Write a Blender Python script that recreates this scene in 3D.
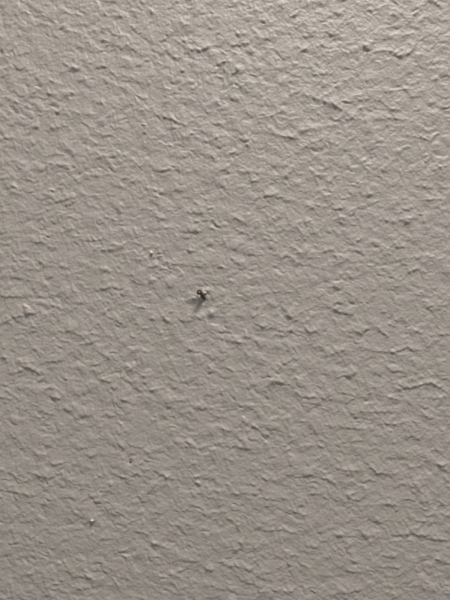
import bpy, math
import numpy as np
from mathutils import Vector, Matrix

for o in list(bpy.data.objects):
    bpy.data.objects.remove(o)
scene = bpy.context.scene
coll = scene.collection

# ---------------------------------------------------------------- scale
S = 0.0006            # metres of wall per photo pixel (frame is 0.27 x 0.36 m)
ZC = 1.50             # height of the picture centre above the floor
DIST = 0.30           # camera to wall


def wx(px): return (px - 225.0) * S
def wz(py): return ZC + (300.0 - py) * S


# ---------------------------------------------------------------- camera
cam_d = bpy.data.cameras.new('camera')
cam = bpy.data.objects.new('camera', cam_d)
coll.objects.link(cam)
cam.location = (0, -DIST, ZC)
cam.rotation_euler = (math.radians(90), 0, 0)
cam_d.sensor_fit = 'VERTICAL'
cam_d.angle = 2 * math.atan(300 * S / DIST)
cam_d.clip_start = 0.005
scene.camera = cam

# ---------------------------------------------------------------- light
world = bpy.data.worlds.new('room_ambience')
scene.world = world
world.use_nodes = True
bg = world.node_tree.nodes['Background']
bg.inputs['Color'].default_value = (1.0, 0.97, 0.94, 1)
bg.inputs['Strength'].default_value = 0.22

lamp_d = bpy.data.lights.new('ceiling_lamp', 'AREA')
lamp_d.shape = 'DISK'
lamp_d.size = 0.50
lamp_d.energy = 33.0
lamp_d.color = (1.0, 0.94, 0.885)
lamp = bpy.data.objects.new('ceiling_lamp', lamp_d)
coll.objects.link(lamp)
lamp.location = (0.36, -0.74, ZC + 1.55)
lamp.rotation_euler = (Vector((0, 0, ZC)) - Vector(lamp.location)).to_track_quat('-Z', 'Y').to_euler()

vs = scene.view_settings
vs.view_transform = 'Standard'
vs.look = 'None'
vs.gamma = 1
vs.use_curve_mapping = False
vs.exposure = 0.0


# ---------------------------------------------------------------- materials
def new_mat(name):
    m = bpy.data.materials.new(name)
    m.use_nodes = True
    nt = m.node_tree
    return m, nt, nt.nodes['Principled BSDF']


def wall_paint():
    m, nt, b = new_mat('wall_paint')
    N, L = nt.nodes, nt.links
    geo = N.new('ShaderNodeTexCoord')
    # slow unevenness of the paint itself
    n1 = N.new('ShaderNodeTexNoise')
    n1.inputs['Scale'].default_value = 45
    n1.inputs['Detail'].default_value = 4
    L.new(geo.outputs['Object'], n1.inputs['Vector'])
    r1 = N.new('ShaderNodeValToRGB')
    r1.color_ramp.elements[0].position = 0.3
    r1.color_ramp.elements[0].color = (0.470, 0.447, 0.404, 1)
    r1.color_ramp.elements[1].position = 0.7
    r1.color_ramp.elements[1].color = (0.488, 0.449, 0.424, 1)
    L.new(n1.outputs['Fac'], r1.inputs['Fac'])
    # tiny grain
    n2 = N.new('ShaderNodeTexNoise')
    n2.inputs['Scale'].default_value = 620
    n2.inputs['Detail'].default_value = 2
    L.new(geo.outputs['Object'], n2.inputs['Vector'])
    mr = N.new('ShaderNodeMapRange')
    mr.inputs['From Min'].default_value = 0.3
    mr.inputs['From Max'].default_value = 0.7
    mr.inputs['To Min'].default_value = 0.95
    mr.inputs['To Max'].default_value = 1.05
    L.new(n2.outputs['Fac'], mr.inputs['Value'])
    mul = N.new('ShaderNodeVectorMath')
    mul.operation = 'SCALE'
    L.new(r1.outputs['Color'], mul.inputs[0])
    L.new(mr.outputs['Result'], mul.inputs['Scale'])
    L.new(mul.outputs['Vector'], b.inputs['Base Color'])
    b.inputs['Roughness'].default_value = 0.52
    b.inputs['Specular IOR Level'].default_value = 0.42
    # fine relief everywhere
    n3 = N.new('ShaderNodeTexNoise')
    n3.inputs['Scale'].default_value = 560
    n3.inputs['Detail'].default_value = 3
    L.new(geo.outputs['Object'], n3.inputs['Vector'])
    bu = N.new('ShaderNodeBump')
    bu.inputs['Strength'].default_value = 0.9
    bu.inputs['Distance'].default_value = 0.0005
    L.new(n3.outputs['Fac'], bu.inputs['Height'])
    # beyond the modelled relief the material carries the roller texture on
    att = N.new('ShaderNodeAttribute')
    att.attribute_name = 'far'
    n4 = N.new('ShaderNodeTexNoise')
    n4.inputs['Scale'].default_value = 170
    n4.inputs['Detail'].default_value = 3
    L.new(geo.outputs['Object'], n4.inputs['Vector'])
    mm = N.new('ShaderNodeMath')
    mm.operation = 'MULTIPLY'
    L.new(n4.outputs['Fac'], mm.inputs[0])
    L.new(att.outputs['Fac'], mm.inputs[1])
    b2 = N.new('ShaderNodeBump')
    b2.inputs['Strength'].default_value = 0.8
    b2.inputs['Distance'].default_value = 0.0015
    L.new(mm.outputs['Value'], b2.inputs['Height'])
    L.new(bu.outputs['Normal'], b2.inputs['Normal'])
    L.new(b2.outputs['Normal'], b.inputs['Normal'])
    return m


def metal(name, col, rough, metallic, dark=0.5, scale=2500):
    m, nt, b = new_mat(name)
    N, L = nt.nodes, nt.links
    tc = N.new('ShaderNodeTexCoord')
    n = N.new('ShaderNodeTexNoise')
    n.inputs['Scale'].default_value = scale
    n.inputs['Detail'].default_value = 3
    L.new(tc.outputs['Object'], n.inputs['Vector'])
    r = N.new('ShaderNodeValToRGB')
    r.color_ramp.elements[0].position = 0.35
    r.color_ramp.elements[0].color = (col[0] * dark, col[1] * dark, col[2] * dark, 1)
    r.color_ramp.elements[1].position = 0.65
    r.color_ramp.elements[1].color = (*col, 1)
    L.new(n.outputs['Fac'], r.inputs['Fac'])
    L.new(r.outputs['Color'], b.inputs['Base Color'])
    b.inputs['Roughness'].default_value = rough
    b.inputs['Metallic'].default_value = metallic
    return m


M_WALL = wall_paint()
M_RUST = metal('browned_steel', (0.105, 0.068, 0.058), 0.7, 0.0)
M_RIM = metal('dark_bronze', (0.050, 0.030, 0.016), 0.6, 0.2)
M_BRASS = metal('worn_brass', (0.30, 0.17, 0.06), 0.5, 0.2, 0.6)
M_WHITE = metal('bare_white_filler', (0.92, 0.88, 0.84), 0.4, 0.0, 0.92)
M_PINK = metal('pinkish_filler', (0.80, 0.70, 0.66), 0.4, 0.0, 0.85)
M_DARK = metal('dark_grit', (0.16, 0.125, 0.10), 0.7, 0.0, 0.7)

# ---------------------------------------------------------------- wall relief
rng = np.random.default_rng(11)
NT = 2048
STEP = 0.9            # photo pixels per texel of the relief tile
fy = np.fft.fftfreq(NT, STEP)[:, None]
fx = np.fft.fftfreq(NT, STEP)[None, :]


def band(wave, width=0.55, aniso=1.0, ang=0.0):
    """band-passed noise; wave in photo pixels, stretched by aniso along ang (image axes, y down)"""
    c, s = math.cos(ang), math.sin(ang)
    u = (fx * c + fy * s) * aniso
    v = (-fx * s + fy * c)
    f = np.sqrt(u * u + v * v) + 1e-9
    filt = np.exp(-(np.log(f * wave) ** 2) / (2 * width * width))
    n = np.fft.ifft2(np.fft.fft2(rng.standard_normal((NT, NT))) * filt).real
    return n / n.std()


def sample(tile, X, Y):
    """bilinear periodic lookup, X and Y in photo pixels"""
    u = X / STEP
    v = Y / STEP
    i0 = np.floor(u).astype(np.int64)
    j0 = np.floor(v).astype(np.int64)
    fu = u - i0
    fv = v - j0
    i0 %= NT
    j0 %= NT
    i1 = (i0 + 1) % NT
    j1 = (j0 + 1) % NT
    return ((tile[j0, i0] * (1 - fu) + tile[j0, i1] * fu) * (1 - fv)
            + (tile[j1, i0] * (1 - fu) + tile[j1, i1] * fu) * fv)


patch = band(90, 0.5)                          # how strongly the texture is marked, slowly varying
clump = band(24, 0.5)
n_big = band(34, 0.45, 1.35, 0.25)
gate = np.clip(0.95 + 0.12 * patch, 0.4, 1.4) * np.exp(0.16 * clump - 0.015)


def power(lo, hi, slope, aniso=1.0, ang=0.0):
    """broad-band noise between two wavelengths (photo pixels)"""
    c, s = math.cos(ang), math.sin(ang)
    f = np.hypot((fx * c + fy * s) * aniso, -fx * s + fy * c) + 1e-9
    filt = f ** -slope / (1 + (f * lo) ** 6) / (1 + (1 / (f * hi)) ** 6)
    n = np.fft.ifft2(np.fft.fft2(rng.standard_normal((NT, NT))) * filt).real
    return n / n.std()


def sprinkle(radius, per, aniso, ang):
    """separate grains of paint strewn at random, one for every `per` square pixels"""
    m = int((NT * STEP) ** 2 / per)
    g = np.zeros((NT, NT))
    np.add.at(g, (rng.integers(0, NT, m), rng.integers(0, NT, m)), rng.gamma(2.6, 0.38, m))
    c, s = math.cos(ang), math.sin(ang)
    u = (fx * c + fy * s) * aniso
    v = -fx * s + fy * c
    filt = np.exp(-2 * (math.pi * radius) ** 2 * (u * u + v * v))
    return np.fft.ifft2(np.fft.fft2(g) * filt).real * 2 * math.pi * (radius / STEP) ** 2 * aniso


def grain(ang):
    h = K_NOISE * power(3.0, 22, 1.35, 1.2, ang)
    h += K_SMALL * sprinkle(1.2, 42, 1.2, ang) + K_MID * sprinkle(1.9, 75, 1.35, ang) + K_LARGE * sprinkle(3.3, 260, 1.45, ang)
    return h


K_BIG, K_NOISE, K_SMALL, K_MID, K_LARGE = 0.15, 0.205, 0.24, 0.28, 0.21      # heights in photo pixels
grain_dn = grain(0.42)                         # lumps trailing down to the right
grain_up = grain(-0.50)                        # lumps rising to the right
warp_u = band(40, 0.5) * 1.5 + band(11, 0.4) * 0.9
warp_v = band(40, 0.5) * 1.5 + band(11, 0.4) * 0.9

# ridges that can be told apart in the photograph: the foot line of each raised lip of paint,
# as 3x tile coordinates (tile origin first), strength last; the lone one under the nail is added for its shade
RIDGES = {
    (0, 0): [
        ([(195, 193), (215, 203), (242, 212)], 1.5), ([(150, 243), (190, 256)], 1.0), ([(85, 280), (110, 285)], 1.0),
        ([(130, 280), (160, 285)], 1.0), ([(200, 275), (235, 285)], .9), ([(25, 298), (60, 312)], .9),
        ([(55, 165), (90, 155)], .8), ([(0, 210), (40, 200)], 1.0), ([(298, 120), (325, 126)], 1.7),
        ([(305, 85), (332, 85)], 1.2), ([(262, 192), (285, 185)], 1.3), ([(420, 330), (447, 332)], 1.2),
        ([(80, 225), (120, 215)], .7), ([(155, 388), (200, 376)], 1.0), ([(85, 385), (120, 380)], .7),
        ([(0, 415), (60, 416)], .9), ([(285, 405), (330, 406)], 1.0), ([(345, 365), (382, 350)], .8),
        ([(150, 105), (178, 112)], .7), ([(200, 90), (240, 100)], .8), ([(365, 225), (410, 240)], .7),
        ([(205, 330), (250, 345)], .6), ([(330, 45), (370, 50)], .7)],
    (150, 0): [
        ([(108, 150), (150, 152), (190, 138)], 1.7), ([(60, 112), (110, 140)], .8), ([(210, 185), (240, 187)], 1.1),
        ([(245, 210), (270, 212)], 1.2), ([(85, 212), (110, 216)], 1.6), ([(18, 345), (60, 356), (112, 380)], 1.7),
        ([(228, 258), (250, 250), (272, 256), (276, 270)], 1.1), ([(280, 250), (305, 246)], 1.1),
        ([(235, 297), (270, 300)], .9), ([(322, 357), (370, 346), (402, 330)], 1.2), ([(390, 408), (447, 416)], 1.5),
        ([(345, 395), (382, 406)], .9), ([(180, 420), (222, 406)], 1.1), ([(270, 418), (302, 426)], 1.0),
        ([(343, 118), (366, 118)], 1.2), ([(258, 104), (287, 100)], 1.2), ([(325, 64), (360, 70)], .9),
        ([(418, 50), (442, 44)], 1.0), ([(385, 250), (440, 242)], 1.0), ([(295, 156), (312, 156)], 1.2),
        ([(30, 126), (60, 112)], .8), ([(113, 298), (127, 302)], 1.2), ([(395, 352), (415, 358)], .9),
        ([(0, 38), (10, 44)], 1.4), ([(100, 260), (135, 270)], .7), ([(60, 385), (110, 380)], .8),
        ([(360, 210), (400, 205)], .6), ([(170, 82), (190, 86)], .9)],
    (300, 0): [
        ([(215, 157), (255, 151), (285, 160), (305, 172), (340, 150)], 1.7), ([(85, 107), (110, 101)], 1.3),
        ([(303, 112), (337, 100)], 1.2), ([(3, 110), (45, 106)], 1.0), ([(50, 224), (92, 220)], 1.0),
        ([(258, 275), (300, 268), (342, 266)], 1.1), ([(0, 284), (50, 298), (95, 316), (120, 326), (150, 350)], 1.5),
        ([(130, 360), (167, 354)], 1.0), ([(215, 362), (270, 354), (312, 360)], 1.1), ([(268, 330), (302, 330)], 1.0),
        ([(395, 242), (450, 220)], 1.0), ([(380, 190), (432, 184)], .9), ([(328, 292), (352, 290)], 1.1),
        ([(310, 404), (370, 414), (397, 426)], 1.2), ([(13, 440), (52, 446)], 1.1), ([(423, 62), (447, 60)], .8),
        ([(268, 44), (300, 52)], .9), ([(90, 428), (120, 436)], .9), ([(50, 140), (75, 130)], .8),
        ([(150, 305), (195, 300)], .8), ([(5, 395), (60, 380)], .7), ([(180, 235), (205, 245)], .8)],
    (0, 150): [
        ([(285, 0), (322, 42)], .9), ([(320, 22), (362, 14)], .8), ([(150, 52), (200, 45), (240, 52)], 1.0),
        ([(58, 84), (97, 92)], 1.2), ([(3, 86), (30, 82)], 1.0), ([(140, 162), (190, 150), (230, 140)], 1.2),
        ([(262, 162), (302, 178)], .9), ([(125, 130), (155, 137)], 1.0), ([(198, 234), (221, 240)], 1.1),
        ([(0, 186), (25, 184)], 1.0), ([(98, 274), (136, 281)], 1.1), ([(115, 330), (137, 346)], 1.7),
        ([(140, 290), (172, 293)], .9), ([(273, 272), (306, 268)], 1.1), ([(288, 300), (342, 300)], 1.2),
        ([(408, 331), (442, 327)], 1.0), ([(170, 349), (206, 353)], .9), ([(300, 355), (332, 366)], 1.0),
        ([(280, 426), (330, 410), (382, 420)], 1.2), ([(0, 440), (72, 440)], 1.1), ([(170, 246), (216, 240)], 1.0),
        ([(415, 302), (450, 294)], .9), ([(398, 28), (428, 58)], .9), ([(0, 350), (30, 346)], .8),
        ([(270, 75), (300, 80)], .7), ([(395, 95), (430, 92)], .7), ([(310, 200), (350, 210)], .6)],
    (150, 150): [
        ([(216, 62), (246, 40)], 1.5), ([(335, 142), (376, 128)], 1.4), ([(108, 186), (150, 190), (187, 184)], 1.3),
        ([(122, 216), (172, 210)], 1.0), ([(100, 246), (152, 246)], 1.2), ([(240, 192), (277, 217)], 1.1),
        ([(338, 176), (376, 228)], 1.1), ([(380, 247), (422, 236)], 1.0), ([(343, 264), (382, 276)], 1.1),
        ([(0, 194), (42, 208)], .9), ([(28, 130), (52, 125)], 1.0), ([(0, 350), (30, 345)], .9),
        ([(100, 345), (162, 351)], 1.0), ([(200, 350), (222, 351)], 1.3), ([(0, 60), (52, 60)], .8),
        ([(265, 64), (332, 71)], .9), ([(408, 150), (426, 153)], 1.2), ([(433, 102), (450, 100)], 1.2),
        ([(305, 436), (350, 430)], .7), ([(100, 70), (140, 60)], .8), ([(200, 105), (245, 120)], .8),
        ([(30, 235), (80, 232)], .7), ([(385, 100), (425, 60)], .6), ([(230, 292), (265, 300)], .7)],
    (300, 150): [
        ([(172, 34), (216, 68)], 1.1), ([(150, 106), (187, 105)], 1.0), ([(196, 136), (222, 131)], 1.1),
        ([(78, 90), (102, 102)], 1.0), ([(93, 176), (137, 176)], 1.2), ([(43, 164), (77, 172)], 1.2),
        ([(235, 208), (280, 216), (327, 205)], 1.4), ([(343, 104), (397, 116)], 1.1), ([(368, 152), (427, 145)], 1.2),
        ([(405, 60), (442, 45)], 1.2), ([(158, 276), (187, 268)], 1.6), ([(60, 307), (102, 296)], 1.1),
        ([(268, 336), (312, 326)], 1.0), ([(318, 326), (387, 314)], 1.0), ([(213, 328), (237, 342)], 1.1),
        ([(323, 366), (347, 360)], 1.1), ([(283, 289), (317, 292)], 1.2), ([(28, 252), (57, 245)], .9),
        ([(408, 262), (432, 255)], 1.1), ([(335, 430), (372, 436)], .9), ([(0, 270), (30, 264)], .8),
        ([(250, 374), (282, 382)], .9), ([(130, 385), (170, 380)], .8), ([(300, 180), (332, 176)], .7),
        ([(105, 345), (140, 330)], .7)],
    (0, 300): [
        ([(0, 75), (40, 52), (112, 39)], 1.3), ([(165, 84), (190, 96), (222, 88)], 1.3), ([(240, 106), (262, 106)], 1.1),
        ([(256, 131), (282, 125)], 1.2), ([(58, 186), (112, 186)], 1.2), ([(143, 186), (187, 180)], 1.0),
        ([(28, 219), (60, 214), (82, 200), (122, 221)], 1.5), ([(0, 171), (22, 173)], 1.2), ([(152, 290), (182, 296)], 1.6),
        ([(188, 234), (232, 241)], .9), ([(222, 356), (272, 345)], 1.1), ([(113, 329), (162, 346)], 1.0),
        ([(296, 152), (322, 172)], 1.0), ([(336, 264), (357, 266)], 1.2), ([(308, 239), (337, 244)], 1.1),
        ([(358, 294), (402, 312)], .9), ([(323, 49), (372, 72)], 1.0), ([(408, 150), (450, 156)], 1.0),
        ([(418, 228), (447, 229)], 1.2), ([(378, 208), (402, 213)], 1.1), ([(98, 350), (142, 352)], 1.0),
        ([(188, 324), (214, 330)], 1.0), ([(408, 18), (450, 26)], 1.1), ([(88, 78), (112, 80)], .9),
        ([(400, 70), (430, 75)], .9), ([(0, 290), (40, 296)], .7)],
    (150, 300): [
        ([(228, 120), (260, 125), (292, 132)], 1.3), ([(333, 82), (352, 75)], 1.3),
        ([(373, 202), (450, 170)], 1.3), ([(278, 204), (312, 216)], 1.4), ([(163, 221), (202, 210)], 1.0),
        ([(363, 240), (417, 252)], 1.3), ([(268, 358), (320, 382), (362, 412)], 1.7), ([(113, 145), (137, 152)], 1.3),
        ([(148, 325), (177, 329)], 1.1), ([(78, 299), (107, 303)], 1.0), ([(278, 262), (302, 263)], 1.2),
        ([(248, 440), (302, 446)], 1.3), ([(208, 384), (242, 392)], 1.0), ([(100, 439), (130, 441)], .9),
        ([(30, 40), (72, 76)], 1.0), ([(0, 55), (22, 60)], 1.0), ([(100, 62), (118, 64)], 1.0),
        ([(50, 155), (95, 240)], .7), ([(190, 345), (210, 352)], .9), ([(400, 95), (432, 90)], 1.0),
        ([(315, 70), (345, 82)], 1.0), ([(0, 270), (22, 268)], 1.0), ([(410, 48), (425, 50)], .9)],
    (300, 300): [
        ([(82, 18), (120, 37), (162, 43)], 1.4), ([(228, 84), (262, 108)], 1.2),
        ([(213, 151), (280, 156), (320, 140), (352, 152)], 1.3), ([(78, 167), (142, 146)], 1.0), ([(98, 233), (122, 229)], 1.1),
        ([(276, 248), (330, 263), (388, 245), (420, 262), (437, 276)], 1.8), ([(383, 296), (432, 292)], 1.3),
        ([(258, 289), (302, 299)], 1.2), ([(0, 290), (50, 291), (102, 300)], 1.2), ([(193, 336), (292, 335)], 1.3),
        ([(248, 369), (292, 373)], 1.5), ([(108, 378), (182, 387)], 1.2), ([(158, 421), (192, 421)], 1.1),
        ([(363, 344), (402, 357)], 1.0), ([(383, 20), (442, 14)], 1.2), ([(398, 107), (450, 100)], 1.2),
        ([(262, 431), (286, 428)], 1.1), ([(160, 349), (184, 352)], 1.0), ([(118, 274), (162, 286)], .9),
        ([(318, 411), (344, 405)], 1.0), ([(60, 270), (85, 240)], .7), ([(335, 92), (375, 100)], .7),
        ([(220, 400), (250, 410)], .8), ([(0, 72), (30, 55)], .8)],
    (150, 270): [([(122, 88), (140, 85), (168, 86)], 1.5)],  # added ridge at the nail's foot, its drop widens the nail's shadow leftwards
    (0, 450): [
        ([(100, 69), (130, 80), (158, 80)], 1.2), ([(0, 118), (50, 125), (102, 137)], 1.2), ([(293, 264), (332, 267)], 1.6),
        ([(358, 300), (384, 302)], 1.2), ([(330, 189), (362, 196)], .9), ([(188, 271), (217, 262)], 1.0),
        ([(393, 239), (450, 252)], 1.1), ([(208, 174), (247, 202)], 1.0), ([(28, 281), (57, 275)], 1.0),
        ([(58, 216), (102, 210)], .9), ([(128, 424), (162, 441)], .9), ([(330, 64), (382, 87)], .9),
        ([(245, 378), (280, 380)], .9), ([(0, 445), (40, 440)], 1.0), ([(210, 410), (260, 412)], .8),
        ([(60, 380), (100, 370)], .7), ([(300, 120), (340, 128)], .8), ([(135, 145), (165, 150)], .8)],
    (150, 450): [
        ([(33, 76), (72, 87)], 1.6), ([(218, 24), (252, 32)], 1.1), ([(243, 131), (282, 130)], 1.2),
        ([(148, 183), (182, 202)], 1.1), ([(353, 241), (400, 237), (447, 253)], 1.2), ([(288, 99), (322, 107)], 1.1),
        ([(408, 174), (442, 188)], 1.3), ([(298, 297), (332, 289)], 1.2), ([(318, 374), (347, 387)], 1.3),
        ([(363, 416), (420, 423), (442, 410)], 1.2), ([(228, 345), (257, 349)], 1.3), ([(183, 404), (217, 417)], 1.0),
        ([(85, 179), (115, 182)], .9), ([(308, 74), (382, 97)], 1.0), ([(0, 275), (60, 295)], .9),
        ([(90, 328), (130, 332)], .9), ([(0, 320), (30, 318)], .8), ([(165, 355), (190, 362)], 1.0),
        ([(10, 185), (40, 190)], .8), ([(330, 140), (360, 145)], .9), ([(240, 295), (265, 300)], 1.0)],
    (300, 450): [
        ([(0, 79), (42, 70)], 1.4), ([(108, 54), (182, 62)], 1.2), ([(193, 34), (230, 66), (272, 73)], 1.2),
        ([(138, 133), (172, 128)], 1.3), ([(103, 250), (127, 256)], 1.7), ([(248, 159), (292, 167)], 1.2),
        ([(328, 52), (360, 48), (392, 25)], 1.0), ([(278, 257), (330, 250), (397, 257)], 1.4), ([(18, 285), (52, 292)], 1.1),
        ([(223, 309), (292, 322)], 1.1), ([(105, 427), (150, 426), (192, 414)], 1.2), ([(338, 210), (402, 216)], 1.1),
        ([(313, 104), (345, 112), (372, 132)], 1.1), ([(58, 79), (107, 97)], 1.0), ([(0, 338), (27, 352)], 1.0),
        ([(215, 210), (245, 218)], .9), ([(130, 358), (190, 368)], .9), ([(395, 320), (425, 330)], .9),
        ([(235, 350), (300, 352)], .9), ([(30, 130), (70, 128)], .8), ([(390, 265), (440, 270)], 1.0),
        ([(0, 190), (25, 195)], 1.0), ([(255, 425), (290, 432)], .9), ([(430, 60), (450, 62)], .9)],
}

# round lumps and dents: photo x, y, radius x, radius y, height (photo pixels)
LUMPS = [
    (211.6, 313, 3.4, 4.4, 2.6), (206.5, 290, 3.0, 2.2, 1.0), (188, 296, 2.2, 3.4, .7), (199, 308, 9, 7, -1.7),  # the wide dent below the nail is added to spread its shadow
    (203.5, 300, 3.2, 2.6, -1.2), (68, 326, 7, 5, .9), (130, 461.5, 2, 2, -.9), (92, 524, 4, 3, -.5),
    (215, 15, 10, 8, .3), (48, 474, 9, 4, .6), (370, 129, 8, 5, .4), (187, 228, 6, 4, .5), (274, 381, 9, 3, .5),
    (385, 60, 16, 9, .35), (190, 20, 18, 10, .4), (40, 390, 16, 6, .5), (85, 340, 9, 6, .3), (66, 497, 10, 5, .5),
]


def features(X, Y):
    H = np.zeros_like(X)
    ys = Y[:, 0]
    xs = X[0, :]
    k = 0
    # the same kinds of ridge run on over the wall beyond the frame
    fields = [(tx + 450 * i, ty + 600 * j, st) for i in (0, -1, 1) for j in (0, -1, 1)
              for (tx, ty), st in RIDGES.items()]
    for ox, oy, strokes in fields:
        if ox < -270 or ox > 720 or oy < -360 or oy > 960:
            continue
        for pts, amp in strokes:
            k += 1
            P = [(ox + a / 3.0, oy + b / 3.0) for a, b in pts]
            x0 = min(p[0] for p in P) - 9
            x1 = max(p[0] for p in P) + 9
            y0 = min(p[1] for p in P) - 16
            y1 = max(p[1] for p in P) + 9
            i0, i1 = np.searchsorted(xs, [x0, x1])
            j0, j1 = np.searchsorted(ys, [y0, y1])
            x = X[j0:j1, i0:i1]
            y = Y[j0:j1, i0:i1]
            best = np.full(x.shape, 1e9)
            sgn = np.zeros_like(x)
            along = np.zeros_like(x)
            n = len(P) - 1
            for q in range(n):
                (ax, ay), (bx, by) = P[q], P[q + 1]
                dx, dy = bx - ax, by - ay
                ll = dx * dx + dy * dy
                t = np.clip(((x - ax) * dx + (y - ay) * dy) / ll, 0, 1)
                ex = x - (ax + t * dx)
                ey = y - (ay + t * dy)
                d = np.hypot(ex, ey)
                side = (ex * dy - ey * dx) / math.sqrt(ll)      # + on the upper side of the line
                m = d < best
                best = np.where(m, d, best)
                sgn = np.where(m, np.where(side > 0, 1.0, -1.0), sgn)
                along = np.where(m, (q + t) / n, along)
            s = best * sgn
            wid = 2.7 + 1.1 * math.sin(k * 2.4)
            up = np.exp(-np.clip(s, 0, None) / wid)
            dn = 1 / (1 + np.exp(-(s + 0.5) / 0.65))
            ends = 0.35 + 0.65 * np.clip(np.sin(np.pi * np.clip(along, 0, 1)), 0, 1) ** 0.6
            rough = 0.8 + 0.35 * np.sin(x * 0.9 + k) * np.sin(y * 0.7 + 2 * k)
            H[j0:j1, i0:i1] += 1.35 * amp ** 0.55 * up * dn * ends * rough
    for cx, cy, rx, ry, a in LUMPS:
        r2 = ((X - cx) / rx) ** 2 + ((Y - cy) / ry) ** 2
        H += a * np.exp(-r2 ** 1.4)
    return H


def axis(lo, hi, a, b):
    """fine steps inside the frame, a little coarser beyond it, very coarse to the wall's ends"""
    w = (b - a) * 0.62
    fine = np.arange(a - 12, b + 12.01, 0.85)
    l1 = np.arange(a - 12 - 1.8, a - w, -1.8)[::-1]
    r1 = np.arange(fine[-1] + 1.8, b + w, 1.8)
    l0 = np.linspace(lo, l1[0], 24)[:-1]
    r0 = np.linspace(r1[-1], hi, 24)[1:]
    return np.concatenate([l0, l1, fine, r1, r0])


XS = axis(225 - 1.5 / S, 225 + 1.5 / S, 0, 450)
YS = axis(300 - 1.1 / S, 300 + 1.5 / S, 0, 600)
X, Y = np.meshgrid(XS, YS)
wu = sample(warp_u, X, Y)
wv = sample(warp_v, X, Y)
lean = 1 / (1 + np.exp(-((X - 225) / 90 - (Y - 130) / 110 + 0.6 * sample(patch, X, Y))))      # 1 towards the upper right
H = (K_BIG * sample(n_big, X, Y) + sample(gate, X, Y)
     * (np.sqrt(1 - lean) * sample(grain_dn, X + wu, Y + wv) + np.sqrt(lean) * sample(grain_up, X + wu, Y + wv)))
edge = np.clip(np.maximum(np.maximum(-X, X - 450) / 450.0, np.maximum(-Y, Y - 600) / 600.0), 0, 1)
far = np.clip((edge - 0.46) / 0.13, 0, 1)
H = (H + features(X, Y)) * (1 - far)
ny, nx = X.shape
co = np.empty((ny * nx + 4, 3), dtype=np.float32)
co[:ny * nx, 0] = ((X - 225) * S).ravel()
co[:ny * nx, 1] = (-H * S).ravel()
co[:ny * nx, 2] = (ZC + (300 - Y) * S).ravel()
corner = [0, nx - 1, ny * nx - 1, (ny - 1) * nx]
for q, c in enumerate(corner):
    co[ny * nx + q] = co[c]
    co[ny * nx + q, 1] = 0.12
idx = np.arange(ny * nx).reshape(ny, nx)
quads = np.stack([idx[:-1, :-1], idx[1:, :-1], idx[1:, 1:], idx[:-1, 1:]], axis=-1).reshape(-1, 4)
b0 = ny * nx
extra = [[b0, b0 + 1, b0 + 2, b0 + 3]]
for q in range(4):
    r = (q + 1) % 4
    extra.append([corner[q], corner[r], b0 + r, b0 + q])
quads = np.concatenate([quads, np.array(extra)]).astype(np.int32)
me = bpy.data.meshes.new('wall_back')
me.vertices.add(len(co))
me.vertices.foreach_set('co', co.ravel())
me.loops.add(quads.size)
me.loops.foreach_set('vertex_index', quads.ravel())
me.polygons.add(len(quads))
me.polygons.foreach_set('loop_start', np.arange(0, quads.size, 4, dtype=np.int32))
me.update(calc_edges=True)
sm = np.ones(len(quads), dtype=bool)
sm[-5:] = False
me.polygons.foreach_set('use_smooth', sm)
at = me.attributes.new('far', 'FLOAT', 'POINT')
at.data.foreach_set('value', np.concatenate([far.ravel(), np.ones(4)]).astype(np.float32))
me.materials.append(M_WALL)
wall = bpy.data.objects.new('wall_back', me)
coll.objects.link(wall)
wall['kind'] = 'structure'
wall['label'] = 'warm grey painted wall with lumpy roller texture'
wall['category'] = 'wall'


def height_at(px, py):
    j = int(np.argmin(abs(YS - py)))
    i = int(np.argmin(abs(XS - px)))
    return float(H[j, i]) * S


# ---------------------------------------------------------------- small solids
def mesh_obj(name, verts, faces, mat, parent=None, smooth=True):
    m = bpy.data.meshes.new(name)
    m.from_pydata(verts, [], faces)
    m.update()
    if smooth:
        for p in m.polygons:
            p.use_smooth = True
    m.materials.append(mat)
    o = bpy.data.objects.new(name, m)
    coll.objects.link(o)
    if parent:
        o.parent = parent
    return o


def lathe(profile, seg=20, bend=None):
    """profile of (radius, axial) turned round +Z; bend maps an axial value to an (x, y) offset"""
    V, F = [], []
    for r, z in profile:
        ox, oy = bend(z) if bend else (0, 0)
        for s in range(seg):
            a = 2 * math.pi * s / seg
            V.append((r * math.cos(a) + ox, r * math.sin(a) + oy, z))
    for k in range(len(profile) - 1):
        for s in range(seg):
            t = (s + 1) % seg
            F.append((k * seg + s, k * seg + t, (k + 1) * seg + t, (k + 1) * seg + s))
    F.append(tuple(range(seg))[::-1])
    F.append(tuple((len(profile) - 1) * seg + s for s in range(seg)))
    return V, F


# ---------------------------------------------------------------- the bent nail
mm = 0.001
base = Vector((wx(203.2), 0.0, wz(296.9)))
tip = Vector((wx(199.5), -0.0056, wz(292.3)))
axis_v = (tip - base)
length = axis_v.length
nail = bpy.data.objects.new('nail', None)
coll.objects.link(nail)
nail.empty_display_size = 0.004
nail.location = base
nail.rotation_euler = axis_v.to_track_quat('Z', 'X').to_euler()
nail['label'] = 'small brown bent nail with brassy head sticking out of the wall'
nail['category'] = 'nail'
prof = [(0.15 * mm, -6 * mm), (0.85 * mm, -4 * mm)]
for k in range(9):
    z = -2 * mm + (length + 1.6 * mm) * k / 8
    prof.append(((1.15 - 0.05 * k + 0.05 * math.sin(k * 2.1)) * mm, z))
V, F = lathe(prof, 16, lambda z: (0.25 * mm * math.sin(z / length * 3.0), 0.0))
mesh_obj('shank', V, F, M_RUST, nail)
hz = length - 0.6 * mm
V, F = lathe([(0.9 * mm, hz - .5 * mm), (1.35 * mm, hz - .1 * mm), (1.6 * mm, hz + .25 * mm), (1.6 * mm, hz + .6 * mm),
              (1.4 * mm, hz + .85 * mm), (1.0 * mm, hz + .9 * mm), (0.75 * mm, hz + .7 * mm), (0.5 * mm, hz + .55 * mm)], 24)
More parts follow.
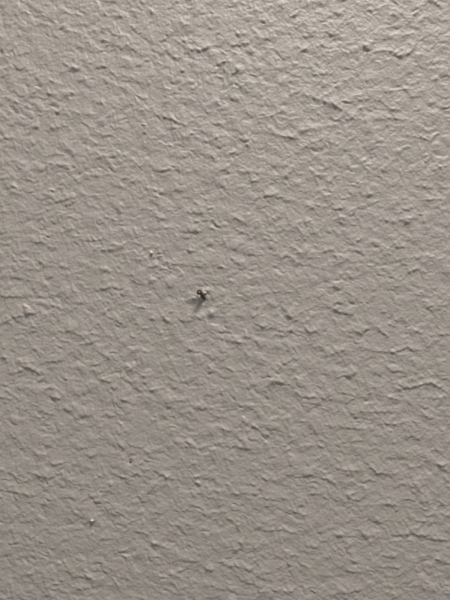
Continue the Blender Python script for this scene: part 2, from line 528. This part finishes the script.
head = mesh_obj('head', V, F, M_RIM, nail)
V, F = lathe([(0.78 * mm, hz + .5 * mm), (0.78 * mm, hz + .74 * mm), (0.6 * mm, hz + .86 * mm), (0.3 * mm, hz + .92 * mm),
              (0.08 * mm, hz + .94 * mm)], 20)
dimple = mesh_obj('head_centre', V, F, M_BRASS, head)
dimple['label'] = 'brassy worn centre of the nail head'

# a flap of paint lifted where the nail went in: part of the wall's skin
def flap(pts, thick):
    """pts: (photo x, photo y, mm out from the wall); extruded towards the wall by thick mm"""
    f = [(wx(a), -c * mm, wz(b)) for a, b, c in pts]
    k = [(wx(a), -(c - thick) * mm, wz(b)) for a, b, c in pts]
    n = len(pts)
    faces = [tuple(range(n))[::-1], tuple(range(n, 2 * n))]
    for q in range(n):
        r = (q + 1) % n
        faces.append((q, r, n + r, n + q))
    o = mesh_obj('paint_flap', f + k, faces, M_WALL, wall, smooth=False)
    return o


flap([(202.4, 288.4, .3), (204.4, 288.8, .3), (206.2, 291.0, .7), (206.8, 292.8, 1.1), (205.0, 293.4, 1.4), (203.4, 293.0, 1.3),
      (202.4, 291.2, 1.0)], .7)


# ---------------------------------------------------------------- specks stuck on the paint
def speck(name, px, py, rx, ry, rz, mat, label, cat, seed):
    """faceted irregular grain; rx, ry, rz half sizes in photo pixels (across, up, out)"""
    r = np.random.default_rng(seed)
    V, F = [], []
    rings, seg = 5, 9
    for k in range(rings + 1):
        th = math.pi * k / rings
        for s in range(seg):
            a = 2 * math.pi * s / seg
            w = 1 + 0.22 * float(r.standard_normal()) * math.sin(th)
            V.append((rx * S * w * math.sin(th) * math.cos(a), -rz * S * math.cos(th) * (1 + .0 * w), ry * S * w * math.sin(th) * math.sin(a)))
    for k in range(rings):
        for s in range(seg):
            t = (s + 1) % seg
            F.append((k * seg + s, (k + 1) * seg + s, (k + 1) * seg + t, k * seg + t))
    o = mesh_obj(name, V, F, mat)
    o.location = (wx(px), -height_at(px, py) - rz * S * 0.45, wz(py))
    o['label'] = label
    o['category'] = cat
    return o


speck('filler_speck', 151.6, 252.8, 1.6, 1.2, 1.3, M_WHITE,
      'tiny bright white speck on the wall up and left of the nail', 'speck', 3)
speck('paint_speck', 92.6, 519.8, 2.0, 1.3, 1.5, M_PINK,
      'tiny pinkish white speck low on the wall, at lower left', 'speck', 5)
speck('dark_speck', 130.3, 462.0, 1.3, 1.3, 0.8, M_DARK,
      'tiny dark brown dot on the wall at lower left, above the pinkish speck', 'speck', 8)
